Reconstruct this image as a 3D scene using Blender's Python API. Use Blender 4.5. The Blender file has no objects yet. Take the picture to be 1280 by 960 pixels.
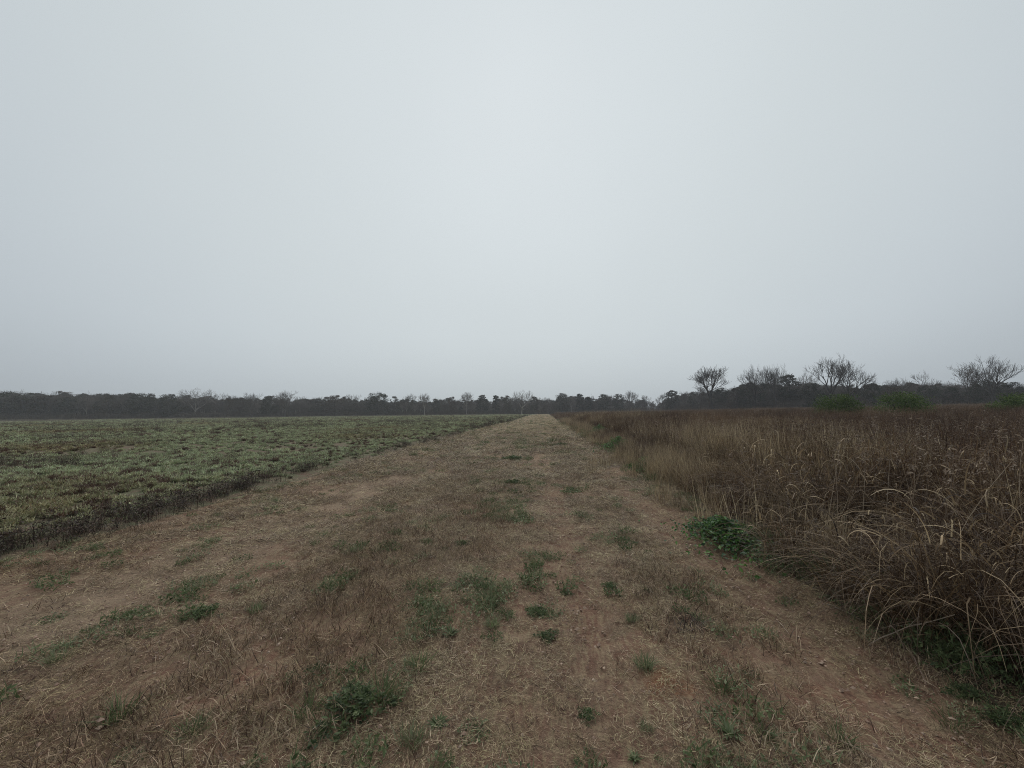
import bpy, math, random
import numpy as np
from mathutils import Matrix, Vector

R = math.radians
rng = np.random.default_rng(7)
random.seed(7)
sc = bpy.context.scene
COL = sc.collection

# ------------------------------------------------------------------ camera
F_PX, W_PX, H_PX = 490.0, 1280.0, 960.0          # focal length in photograph pixels
CAM_H = 1.5
yaw, pitch, roll = math.atan(40 / F_PX), math.atan(35 / F_PX), R(0.6)
fwd = Vector((-math.sin(yaw) * math.cos(pitch), math.cos(yaw) * math.cos(pitch), math.sin(pitch)))
rgt0 = Vector((math.cos(yaw), math.sin(yaw), 0.0))
up0 = rgt0.cross(fwd)
up = up0 * math.cos(roll) + rgt0 * math.sin(roll)
rgt = rgt0 * math.cos(roll) - up0 * math.sin(roll)
cd = bpy.data.cameras.new('camera')
cd.sensor_width = 36.0
cd.lens = 36.0 * F_PX / W_PX
cd.clip_start, cd.clip_end = 0.05, 6000
cam = bpy.data.objects.new('camera', cd)
COL.objects.link(cam)
cam.matrix_world = Matrix(((rgt.x, up.x, -fwd.x, 0), (rgt.y, up.y, -fwd.y, 0), (rgt.z, up.z, -fwd.z, CAM_H), (0, 0, 0, 1)))
sc.camera = cam

# ------------------------------------------------------------------ sky: thin even overcast, glow of the hidden sun ahead
GLOW_EL, GLOW_AZ = 42.0, 4.0                      # degrees; azimuth to the left of +Y
world = bpy.data.worlds.new('World')
sc.world = world
world.use_nodes = True
wt = world.node_tree
for n in list(wt.nodes):
    wt.nodes.remove(n)
def wn(t, **k):
    n = wt.nodes.new(t)
    for a, b in k.items():
        setattr(n, a, b)
    return n
sky = wn('ShaderNodeTexSky', sky_type='NISHITA', sun_disc=False)
sky.sun_elevation = R(GLOW_EL)
sky.sun_rotation = R(-GLOW_AZ)
sky.dust_density = 4.0
sky_s = wn('ShaderNodeVectorMath', operation='SCALE')
sky_s.inputs['Scale'].default_value = 0.06
wt.links.new(sky.outputs[0], sky_s.inputs[0])
tc = wn('ShaderNodeTexCoord')
dot = wn('ShaderNodeVectorMath', operation='DOT_PRODUCT')
gd = (-math.sin(R(GLOW_AZ)) * math.cos(R(GLOW_EL)), math.cos(R(GLOW_AZ)) * math.cos(R(GLOW_EL)), math.sin(R(GLOW_EL)))
dot.inputs[1].default_value = gd
wt.links.new(tc.outputs['Generated'], dot.inputs[0])
ac = wn('ShaderNodeMath', operation='ARCCOSINE')
wt.links.new(dot.outputs['Value'], ac.inputs[0])
mr = wn('ShaderNodeMapRange', interpolation_type='LINEAR')
mr.inputs['From Min'].default_value = 0.0
mr.inputs['From Max'].default_value = R(75)
wt.links.new(ac.outputs[0], mr.inputs['Value'])
ramp = wn('ShaderNodeValToRGB')
ramp.color_ramp.interpolation = 'B_SPLINE'
e = ramp.color_ramp.elements
e[0].position, e[0].color = 0.0, (0.677, 0.734, 0.767, 1)
e[1].position, e[1].color = 1.0, (0.368, 0.412, 0.454, 1)
for p_, c_ in ((0.26, (0.662, 0.719, 0.745)), (0.48, (0.604, 0.660, 0.684)), (0.66, (0.560, 0.617, 0.656)), (0.82, (0.443, 0.492, 0.531))):
    m = e.new(p_); m.color = (*c_, 1)
wt.links.new(mr.outputs[0], ramp.inputs[0])
cn = wn('ShaderNodeTexNoise')
cn.inputs['Scale'].default_value = 1.6
cn.inputs['Detail'].default_value = 3.0
wt.links.new(tc.outputs['Generated'], cn.inputs['Vector'])
cm = wn('ShaderNodeMapRange')
cm.inputs['To Min'].default_value, cm.inputs['To Max'].default_value = 0.95, 1.05
wt.links.new(cn.outputs['Fac'], cm.inputs['Value'])
cs = wn('ShaderNodeVectorMath', operation='SCALE')
wt.links.new(ramp.outputs[0], cs.inputs[0])
wt.links.new(cm.outputs[0], cs.inputs['Scale'])
# thicker murk low down, all round the horizon
sz_ = wn('ShaderNodeSeparateXYZ'); wt.links.new(tc.outputs['Generated'], sz_.inputs[0])
hz_ = wn('ShaderNodeMapRange', interpolation_type='SMOOTHSTEP')
for k_, v_ in (('From Min', -0.05), ('From Max', 0.2), ('To Min', 0.85), ('To Max', 1.0)): hz_.inputs[k_].default_value = v_
wt.links.new(sz_.outputs['Z'], hz_.inputs['Value'])
cs2 = wn('ShaderNodeVectorMath', operation='SCALE')
wt.links.new(cs.outputs[0], cs2.inputs[0]); wt.links.new(hz_.outputs[0], cs2.inputs['Scale'])
mx = wn('ShaderNodeMix', data_type='RGBA')
mx.inputs[0].default_value = 0.99                 # the cloud layer hides nearly all of the clear sky
wt.links.new(sky_s.outputs[0], mx.inputs[6])
wt.links.new(cs2.outputs[0], mx.inputs[7])
bg = wn('ShaderNodeBackground')
bg.inputs['Strength'].default_value = 1.0
wt.links.new(mx.outputs[2], bg.inputs['Color'])
wo = wn('ShaderNodeOutputWorld')
wt.links.new(bg.outputs[0], wo.inputs['Surface'])

sd = bpy.data.lights.new('sun', 'SUN')
sd.energy, sd.angle, sd.color = 1.5, R(50), (1.0, 0.97, 0.93)
sun = bpy.data.objects.new('sun', sd)
COL.objects.link(sun)
sun.location = (0, 0, 40)
sun.rotation_euler = Vector(gd).to_track_quat('Z', 'Y').to_euler()

vs = sc.view_settings
vs.view_transform, vs.look, vs.exposure, vs.gamma = 'Standard', 'None', 0.0, 1.0
vs.use_curve_mapping = False
cy = sc.cycles
cy.max_bounces, cy.diffuse_bounces, cy.glossy_bounces = 5, 3, 1
cy.transmission_bounces, cy.transparent_max_bounces, cy.volume_bounces = 2, 4, 1
cy.use_denoising = True
cy.denoiser = 'OPENIMAGEDENOISE'
cy.denoising_input_passes = 'RGB_ALBEDO_NORMAL'
cy.denoising_prefilter = 'NONE'
cy.filter_width = 1.0

# ------------------------------------------------------------------ helpers
def hash2(x, y, s):
    v = np.sin(x * 127.1 + y * 311.7 + s * 74.7) * 43758.5453
    return v - np.floor(v)
def vnoise(x, y, s=0):
    x = np.asarray(x, float); y = np.asarray(y, float)
    xi, yi = np.floor(x), np.floor(y)
    fx, fy = x - xi, y - yi
    fx = fx * fx * (3 - 2 * fx); fy = fy * fy * (3 - 2 * fy)
    a, b = hash2(xi, yi, s), hash2(xi + 1, yi, s)
    c, d = hash2(xi, yi + 1, s), hash2(xi + 1, yi + 1, s)
    return (a * (1 - fx) + b * fx) * (1 - fy) + (c * (1 - fx) + d * fx) * fy
def fbm(x, y, s=0, o=3):
    t, a, n = 0.0, 0.5, 0.0
    for i in range(o):
        t = t + a * vnoise(x * 2 ** i, y * 2 ** i, s + i * 3.1); n += a; a *= 0.5
    return t / n
def sstep(a, b, x):
    t = np.clip((np.asarray(x, float) - a) / (b - a), 0, 1)
    return t * t * (3 - 2 * t)

EDGE_L, EDGE_R = -5.55, 2.2                        # track edges, metres
def rut_l(y): return -3.7 + 0.25 * np.sin(np.asarray(y) * 0.21)
def rut_m(y): return 0.18 + 0.12 * np.sin(np.asarray(y) * 0.33 + 1)
def rut_r(y): return 1.62 + 0.15 * np.sin(np.asarray(y) * 0.27 + 2)
def H(x, y):
    x = np.asarray(x, float); y = np.asarray(y, float)
    r = np.hypot(x, y)
    h = 0.05 * (fbm(x * 0.9, y * 0.9, 1) - .5) + 0.035 * (fbm(x * 4.2, y * 4.2, 5) - .5) * (1 - sstep(12, 40, r))
    h = h - 0.05 * np.exp(-((x - rut_l(y)) / 0.55) ** 2) - 0.035 * np.exp(-((x - rut_m(y)) / 0.22) ** 2) - 0.05 * np.exp(-((x - rut_r(y)) / 0.28) ** 2)
    h = h + 0.06 * sstep(-5.2, -6.6, x) + 0.07 * sstep(1.9, 3.0, x)
    h = h + 0.011 * np.clip(x - 3, 0, 160) * sstep(8, 30, r)
    h = h + 0.5 * (fbm(x / 22, y / 22, 9) - .5) * sstep(12, 60, r)
    return h

def at(px, py, z=0.0):
    """the place on the ground that lies at a pixel of the photograph"""
    d = fwd * F_PX + rgt * (px - W_PX / 2) + up * (H_PX / 2 - py)
    t = (z - CAM_H) / d.z
    return Vector((d.x * t, d.y * t, z))
def bearing(px, depth):
    """the ground position in direction of pixel column px at a distance along the view"""
    d = fwd * F_PX + rgt * (px - W_PX / 2) + up * (H_PX / 2 - 515)
    t = depth / F_PX
    return d.x * t, d.y * t

def tag(o, label=None, cat=None, group=None, kind=None):
    if label: o['label'] = label
    if cat: o['category'] = cat
    if group: o['group'] = group
    if kind: o['kind'] = kind
    return o
def empty(name, loc, rz=0.0, s=1.0):
    o = bpy.data.objects.new(name, None)
    COL.objects.link(o)
    o.location = loc; o.rotation_euler = (0, 0, rz)
    o.scale = (s, s, s) if not hasattr(s, '__len__') else s
    o.empty_display_size = 0.2
    return o
def link(name, me, parent=None):
    o = bpy.data.objects.new(name, me)
    COL.objects.link(o)
    if parent: o.parent = parent
    return o

def mesh(name, V, Fc, tint=None, mats=(), smooth=False, midx=None):
    """V (n,3); Fc (m,4) quads with -1 for a triangle's fourth corner; tint (n,3) vertex colours"""
    V = np.asarray(V, np.float32); Fc = np.asarray(Fc, np.int32)
    me = bpy.data.meshes.new(name)
    tri = Fc[:, 3] < 0
    tot = np.where(tri, 3, 4).astype(np.int32)
    keep = np.ones(Fc.shape, bool); keep[tri, 3] = False
    loops = Fc[keep]
    start = np.concatenate(([0], np.cumsum(tot)[:-1])).astype(np.int32)
    me.vertices.add(len(V)); me.vertices.foreach_set('co', V.ravel())
    me.loops.add(len(loops)); me.loops.foreach_set('vertex_index', loops)
    me.polygons.add(len(Fc)); me.polygons.foreach_set('loop_start', start); me.polygons.foreach_set('loop_total', tot)
    if midx is not None:
        me.polygons.foreach_set('material_index', np.asarray(midx, np.int32))
    me.polygons.foreach_set('use_smooth', np.full(len(Fc), smooth))
    me.update(calc_edges=True)
    if tint is not None:
        a = me.attributes.new('tint', 'FLOAT_COLOR', 'POINT')
        c = np.ones((len(V), 4), np.float32); c[:, :3] = tint
        a.data.foreach_set('color', c.ravel())
    for m_ in mats: me.materials.append(m_)
    me.validate()
    return me

class Geo:
    """collects vertices, faces and colours"""
    def __init__(s): s.V, s.F, s.T, s.M, s.n = [], [], [], [], 0
    def add(s, V, Fc, T, mi=0):
        V = np.asarray(V, float).reshape(-1, 3)
        s.V.append(V); s.F.append(np.where(np.asarray(Fc) < 0, -1, np.asarray(Fc) + s.n))
        s.T.append(np.broadcast_to(np.asarray(T, float), V.shape)); s.M.append(np.full(len(Fc), mi)); s.n += len(V)
    def build(s, name, mats, smooth=False):
        return mesh(name, np.vstack(s.V), np.vstack(s.F), np.vstack(s.T), mats, smooth, np.concatenate(s.M))

def pick(pal, n, jit=0.15):
    pal = np.asarray(pal, float)
    c = pal[rng.integers(0, len(pal), n)]
    return np.clip(c * (1 + jit * rng.standard_normal((n, 1))), 0.005, 1)

def blades(g, base, az, length, width, lean, curl, segs, pal, mi=0, tipw=0.1, wob=0.0, jit=0.15, bulge=0.0):
    """grass blades: ribbons that start at base, lean away and curl over"""
    n = len(base)
    base = np.asarray(base, float)
    az, length, width, lean, curl = [np.broadcast_to(np.asarray(q, float), (n,)) for q in (az, length, width, lean, curl)]
    t = np.linspace(0, 1, segs + 1)
    th = lean[:, None] + curl[:, None] * t[None] ** 1.3
    a2 = az[:, None] + wob * np.cumsum(rng.standard_normal((n, segs + 1)), 1)
    st = (length / segs)[:, None]
    dx, dy, dz = np.sin(th) * np.cos(a2) * st, np.sin(th) * np.sin(a2) * st, np.cos(th) * st
    P = np.zeros((n, segs + 1, 3))
    for k, d in enumerate((dx, dy, dz)):
        P[:, 1:, k] = np.cumsum(d[:, :-1], 1)
    P += base[:, None, :]
    wdir = rng.uniform(0, 2 * math.pi, n)
    wx, wy = -np.sin(az + 0.7 * np.sin(wdir)), np.cos(az + 0.7 * np.sin(wdir))
    wz = 0.5 * np.cos(wdir)
    prof = (1 - (1 - tipw) * t ** 1.6) * (1 + bulge * np.sin(t * math.pi))
    w = 0.5 * width[:, None] * prof[None]
    off = np.stack((wx[:, None] * w, wy[:, None] * w, wz[:, None] * w), -1)
    V = np.stack((P - off, P + off), 2).reshape(-1, 3)
    k = (segs + 1) * 2
    f = np.array([[2 * i, 2 * i + 1, 2 * i + 3, 2 * i + 2] for i in range(segs)])
    Fc = (f[None] + (np.arange(n) * k)[:, None, None]).reshape(-1, 4)
    T = np.repeat(pick(pal, n, jit), k, 0)
    g.add(V, Fc, T, mi)

def leaves(g, C, size, pal, mi=0, aspect=0.55, updir=0.5, droop=0.0, jit=0.18, outward=None):
    """small pointed folded leaves at centres C"""
    n = len(C)
    C = np.asarray(C, float)
    d = rng.standard_normal((n, 3))
    if outward is not None: d = d * 0.7 + outward
    d[:, 2] = d[:, 2] * 0.7 - droop
    d /= np.linalg.norm(d, axis=1)[:, None] + 1e-9
    u = rng.standard_normal((n, 3)); u[:, 2] += updir * 2
    s = np.cross(d, u); s /= np.linalg.norm(s, axis=1)[:, None] + 1e-9
    nn = np.cross(s, d)
    L = np.broadcast_to(np.asarray(size, float), (n,))[:, None]
    w = L * aspect * 0.5
    p0 = C; p3 = C + d * L
    mid = C + d * L * 0.45
    V = np.stack((p0, mid - s * w + nn * w * 0.25, p3 - nn * w * 0.3, mid + s * w + nn * w * 0.25), 1).reshape(-1, 3)
    Fc = (np.array([[0, 1, 2, 3]])[None] + (np.arange(n) * 4)[:, None, None]).reshape(-1, 4)
    g.add(V, Fc, np.repeat(pick(pal, n, jit), 4, 0), mi)

def tube(g, pts, rad, sides, col, mi=0):
    pts = np.asarray(pts, float); k = len(pts)
    d = np.gradient(pts, axis=0); d /= np.linalg.norm(d, axis=1)[:, None] + 1e-9
    a = np.where(np.abs(d[:, 2:3]) > 0.8, np.array([[1.0, 0, 0]]), np.array([[0, 0, 1.0]]))
    u = np.cross(d, a); u /= np.linalg.norm(u, axis=1)[:, None] + 1e-9
    v = np.cross(d, u)
    an = np.arange(sides) * 2 * math.pi / sides
    ring = u[:, None] * np.cos(an)[None, :, None] + v[:, None] * np.sin(an)[None, :, None]
    V = pts[:, None] + ring * np.asarray(rad, float)[:, None, None]
    Fc = [[i * sides + j, i * sides + (j + 1) % sides, (i + 1) * sides + (j + 1) % sides, (i + 1) * sides + j] for i in range(k - 1) for j in range(sides)]
    g.add(V.reshape(-1, 3), np.array(Fc), col, mi)

# ------------------------------------------------------------------ materials
def new_mat(name):
    m_ = bpy.data.materials.new(name); m_.use_nodes = True
    t = m_.node_tree
    for n in list(t.nodes): t.nodes.remove(n)
    return m_, t
def N(t, ty, **k):
    n = t.nodes.new(ty)
    for a, b in k.items(): setattr(n, a, b)
    return n
def noise(t, vec, scale, detail=3.0, rough=0.55):
    n = N(t, 'ShaderNodeTexNoise')
    n.inputs['Scale'].default_value, n.inputs['Detail'].default_value, n.inputs['Roughness'].default_value = scale, detail, rough
    t.links.new(vec, n.inputs['Vector'])
    return n.outputs['Fac']
def mrange(t, val, a, b, c=0.0, d=1.0):
    n = N(t, 'ShaderNodeMapRange')
    for i, q in zip(('From Min', 'From Max', 'To Min', 'To Max'), (a, b, c, d)): n.inputs[i].default_value = q
    t.links.new(val, n.inputs['Value'])
    return n.outputs[0]
def math_(t, op, a, b):
    n = N(t, 'ShaderNodeMath', operation=op)
    for i, q in enumerate((a, b)):
        if isinstance(q, (int, float)): n.inputs[i].default_value = q
        else: t.links.new(q, n.inputs[i])
    return n.outputs[0]
def mixc(t, fac, a, b, blend='MIX'):
    n = N(t, 'ShaderNodeMix', data_type='RGBA', blend_type=blend)
    if isinstance(fac, (int, float)): n.inputs[0].default_value = fac
    else: t.links.new(fac, n.inputs[0])
    for i, q in ((6, a), (7, b)):
        if isinstance(q, tuple): n.inputs[i].default_value = (*q, 1)
        else: t.links.new(q, n.inputs[i])
    return n.outputs[2]

def veg(name, patch_a=(1, 1, 1), patch_b=(1, 1, 1), scale=0.3, lo=0.4, hi=0.6, var=0.3, transl=0.25, rough=0.55, spec=0.2):
    """plant surface: leaf colour from the mesh, patches over the land, variation from plant to plant"""
    m_, t = new_mat(name)
    at_ = N(t, 'ShaderNodeAttribute', attribute_name='tint')
    geo = N(t, 'ShaderNodeNewGeometry')
    f = mrange(t, noise(t, geo.outputs['Position'], scale), lo, hi)
    c = mixc(t, 1.0, at_.outputs['Color'], mixc(t, f, patch_a, patch_b), 'MULTIPLY')
    oi = N(t, 'ShaderNodeObjectInfo')
    v = mrange(t, oi.outputs['Random'], 0, 1, 1 - var, 1 + var)
    sv = N(t, 'ShaderNodeVectorMath', operation='SCALE')
    t.links.new(c, sv.inputs[0]); t.links.new(v, sv.inputs['Scale'])
    p = N(t, 'ShaderNodeBsdfPrincipled')
    p.inputs['Roughness'].default_value = rough
    p.inputs['Specular IOR Level'].default_value = spec
    t.links.new(sv.outputs[0], p.inputs['Base Color'])
    o = N(t, 'ShaderNodeOutputMaterial')
    if transl > 0:
        tr = N(t, 'ShaderNodeBsdfTranslucent'); t.links.new(sv.outputs[0], tr.inputs['Color'])
        ms = N(t, 'ShaderNodeMixShader'); ms.inputs[0].default_value = transl
        t.links.new(p.outputs[0], ms.inputs[1]); t.links.new(tr.outputs[0], ms.inputs[2])
        t.links.new(ms.outputs[0], o.inputs['Surface'])
    else:
        t.links.new(p.outputs[0], o.inputs['Surface'])
    return m_

CLAY = at(832, 853)
def soil(name, kind):
    m_, t = new_mat(name)
    geo = N(t, 'ShaderNodeNewGeometry')
    pos = geo.outputs['Position']
    sep = N(t, 'ShaderNodeSeparateXYZ'); t.links.new(pos, sep.inputs[0])
    n1 = noise(t, pos, 0.7, 4); n2 = noise(t, pos, 5.0, 5, 0.65); n3 = noise(t, pos, 45.0, 4, 0.7); n4 = noise(t, pos, 0.22, 2)
    if kind == 'track':
        c = mixc(t, mrange(t, n1, 0.35, 0.65), (0.245, 0.132, 0.092), (0.180, 0.110, 0.078))
        c = mixc(t, mrange(t, n2, 0.40, 0.68), c, (0.285, 0.200, 0.135))
        # dry flattened straw trodden into the soil takes over between the wheel lines
        stv = N(t, 'ShaderNodeMapping'); stv.inputs['Scale'].default_value = (30, 9, 20); t.links.new(pos, stv.inputs['Vector'])
        ns = noise(t, stv.outputs[0], 1.0, 4, 0.7)
        far = mrange(t, sep.outputs['Y'], 6, 30)
        sf = math_(t, 'MULTIPLY', mrange(t, ns, 0.45, 0.62), math_(t, 'ADD', 0.35, math_(t, 'MULTIPLY', far, 0.5)))
        c = mixc(t, sf, c, mixc(t, mrange(t, n4, 0.4, 0.6), (0.50, 0.41, 0.245), (0.44, 0.38, 0.22)))
        # the bare pale wheel line along the crop
        rl = math_(t, 'ABSOLUTE', math_(t, 'ADD', sep.outputs['X'], math_(t, 'ADD', 3.7, math_(t, 'MULTIPLY', math_(t, 'SUBTRACT', n1, 0.5), 1.6))), 0)
        c = mixc(t, math_(t, 'MULTIPLY', mrange(t, rl, 0.75, 0.15), 0.55), c, (0.38, 0.285, 0.20))
        # a patch of bare orange clay
        dv = N(t, 'ShaderNodeVectorMath', operation='DISTANCE'); t.links.new(pos, dv.inputs[0]); dv.inputs[1].default_value = CLAY
        dd = math_(t, 'ADD', dv.outputs['Value'], math_(t, 'MULTIPLY', math_(t, 'SUBTRACT', n2, 0.5), 0.28))
        c = mixc(t, mrange(t, dd, 0.16, 0.04), c, (0.27, 0.130, 0.075))
    elif kind == 'crop':
        c = mixc(t, mrange(t, n1, 0.35, 0.65), (0.185, 0.150, 0.100), (0.200, 0.130, 0.098))
        c = mixc(t, mrange(t, n2, 0.42, 0.62), c, (0.165, 0.170, 0.100))
        far = mrange(t, sep.outputs['Y'], 30, 110)
        c = mixc(t, math_(t, 'MULTIPLY', far, mrange(t, n4, 0.35, 0.6)), c, (0.165, 0.175, 0.100))
    else:
        c = mixc(t, mrange(t, n1, 0.35, 0.65), (0.060, 0.042, 0.032), (0.080, 0.055, 0.039))
        c = mixc(t, mrange(t, n2, 0.42, 0.62), c, (0.095, 0.072, 0.05))
    c = mixc(t, mrange(t, n3, 0.3, 0.7, 0.0, 0.5), c, mixc(t, 1.0, c, (0.55, 0.55, 0.55), 'MULTIPLY'))
    p = N(t, 'ShaderNodeBsdfPrincipled'); p.inputs['Roughness'].default_value = 0.95; p.inputs['Specular IOR Level'].default_value = 0.1
    t.links.new(c, p.inputs['Base Color'])
    b = N(t, 'ShaderNodeBump'); b.inputs['Strength'].default_value = 0.9; b.inputs['Distance'].default_value = 0.03
    t.links.new(math_(t, 'ADD', n3, math_(t, 'MULTIPLY', n2, 2.0)), b.inputs['Height']); t.links.new(b.outputs[0], p.inputs['Normal'])
    o = N(t, 'ShaderNodeOutputMaterial'); t.links.new(p.outputs[0], o.inputs['Surface'])
    return m_

M = {
    'track': soil('track_soil', 'track'), 'cropsoil': soil('crop_soil', 'crop'), 'meadow': soil('meadow_soil', 'meadow'),
    'straw': veg('straw', (1.0, 1.0, 1.0), (0.80, 0.74, 0.70), 0.9, var=0.25, transl=0.1),
    'tall': veg('dry_tall_grass', (0.85, 0.78, 0.74), (1.9, 1.85, 1.65), 0.16, 0.47, 0.68, var=0.30),
    'pale': veg('pale_dry_leaf', var=0.25, transl=0.2),
    'crop': veg('crop_leaf', (1.05, 1.08, 1.04), (0.85, 0.71, 0.62), 0.11, 0.52, 0.66, var=0.25),
    'dead': veg('dead_stalk', var=0.25, transl=0.0),
    'weed': veg('green_weed', var=0.15, transl=0.3),
    'bark': veg('bark', var=0.15, transl=0.0, spec=0.05, rough=0.9),
    'twig': veg('twig', var=0.15, transl=0.0, spec=0.05, rough=0.9),
    'ever': veg('evergreen_leaf', (1, 1, 1), (1.25, 1.12, 1.0), 0.05, var=0.18, transl=0.15, spec=0.1),
}

# ------------------------------------------------------------------ the ground
def spaced(lo, a, b, hi, fine, grow=1.12):
    v = list(np.arange(a, b + fine / 2, fine))
    s, q = fine, v[-1]
    while q < hi: s *= grow; q += s; v.append(q)
    s, q, left = fine, v[0], []
    while q > lo: s *= grow; q -= s; left.append(q)
    return np.array(left[::-1] + v)
gx = spaced(-1300, -6.6, 3.6, 1300, 0.055)
gy = spaced(-60, 0.9, 9.5, 1400, 0.06, 1.06)
gx[np.argmin(abs(gx - EDGE_L))] = EDGE_L
gx[np.argmin(abs(gx - EDGE_R))] = EDGE_R
def sheet(name, xs, mat):
    X, Y = np.meshgrid(xs, gy)
    V = np.stack((X, Y, H(X, Y)), -1).reshape(-1, 3)
    nx, ny = len(xs), len(gy)
    i = (np.arange(ny - 1)[:, None] * nx + np.arange(nx - 1)[None]).ravel()
    Fc = np.stack((i, i + 1, i + nx + 1, i + nx), 1)
    return tag(link(name, mesh(name, V, Fc, None, (mat,), True)), kind='structure')
tag(sheet('track', gx[(gx >= EDGE_L) & (gx <= EDGE_R)], M['track']), 'wide dirt farm track of reddish soil and trodden straw', 'track')
tag(sheet('crop_field_ground', gx[gx <= EDGE_L], M['cropsoil']), 'brown soil of the low green field along the track', 'field')
tag(sheet('meadow_ground', gx[gx >= EDGE_R], M['meadow']), 'soil under the tall brown grass beside the track', 'field')

# ------------------------------------------------------------------ scattering of uncountable plants
def proto(me):
    return bpy.data.objects.new(me.name, me)       # never linked: only a source for geometry nodes
def scatter(name, protos, XY, scl, label, cat, tilt=0.12, sink=0.0, zs=None, face=None, kinds=None):
    XY = np.asarray(XY); n = len(XY)
    V = np.column_stack((XY, H(XY[:, 0], XY[:, 1]) - sink)).astype(np.float32)
    me = bpy.data.meshes.new(name)
    me.vertices.add(n); me.vertices.foreach_set('co', V.ravel())
    rot = np.column_stack((tilt * rng.standard_normal(n), tilt * rng.standard_normal(n), rng.uniform(0, 2 * math.pi, n))).astype(np.float32)
    if face is not None: rot[:, 2] = face[0] + face[1] * rng.standard_normal(n)
    s3 = np.repeat(np.broadcast_to(np.asarray(scl, float), (n,))[:, None], 3, 1)
    if zs is not None: s3[:, 2] *= zs
    for nm, ty, key, arr in (('rot', 'FLOAT_VECTOR', 'vector', rot), ('scl', 'FLOAT_VECTOR', 'vector', s3.astype(np.float32))):
        a = me.attributes.new(nm, ty, 'POINT'); a.data.foreach_set(key, np.ascontiguousarray(arr).ravel())
    a = me.attributes.new('kindno', 'INT', 'POINT'); a.data.foreach_set('value', (rng.integers(0, len(protos), n) if kinds is None else kinds).astype(np.int32))
    o = link(name, me)
    ng = bpy.data.node_groups.new(name, 'GeometryNodeTree')
    ng.interface.new_socket('Geometry', in_out='INPUT', socket_type='NodeSocketGeometry')
    ng.interface.new_socket('Geometry', in_out='OUTPUT', socket_type='NodeSocketGeometry')
    gi, go = ng.nodes.new('NodeGroupInput'), ng.nodes.new('NodeGroupOutput')
    jn, ip = ng.nodes.new('GeometryNodeJoinGeometry'), ng.nodes.new('GeometryNodeInstanceOnPoints')
    for p in protos[::-1]:                          # a multi-input socket lists its last link first
        oi = ng.nodes.new('GeometryNodeObjectInfo')
        oi.inputs['Object'].default_value = p; oi.inputs['As Instance'].default_value = True
        ng.links.new(oi.outputs['Geometry'], jn.inputs[0])
    def attr(nm, ty):
        q = ng.nodes.new('GeometryNodeInputNamedAttribute'); q.data_type = ty; q.inputs['Name'].default_value = nm
        return q.outputs['Attribute']
    ng.links.new(gi.outputs[0], ip.inputs['Points']); ng.links.new(jn.outputs[0], ip.inputs['Instance'])
    ip.inputs['Pick Instance'].default_value = True
    ng.links.new(attr('kindno', 'INT'), ip.inputs['Instance Index'])
    ng.links.new(attr('rot', 'FLOAT_VECTOR'), ip.inputs['Rotation'])
    ng.links.new(attr('scl', 'FLOAT_VECTOR'), ip.inputs['Scale'])
    ng.links.new(ip.outputs[0], go.inputs[0])
    md = o.modifiers.new('plants', 'NODES'); md.node_group = ng
    return tag(o, label, cat, kind='stuff')

def points(d0, r0, power, a0, a1, rmin, rmax, keep):
    """random land positions, density d0 per square metre out to r0 and thinning beyond; keep(x, y) in 0..1"""
    rr = np.geomspace(max(rmin, 0.3), rmax, 60); out = []
    for r1, r2 in zip(rr[:-1], rr[1:]):
        rm = 0.5 * (r1 + r2)
        d = d0 * min(1.0, (r0 / rm) ** power)
        n = rng.poisson(d * 0.5 * (a1 - a0) * (r2 * r2 - r1 * r1))
        r = np.sqrt(rng.uniform(r1 * r1, r2 * r2, n)); a = rng.uniform(a0, a1, n)
        x, y = r * np.sin(a), r * np.cos(a)
        k = rng.random(n) < keep(x, y)
        out.append(np.column_stack((x[k], y[k])))
    return np.vstack(out)
def dist(P): return np.hypot(P[:, 0], P[:, 1])
A_L, A_R = R(-66), R(58)

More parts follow.
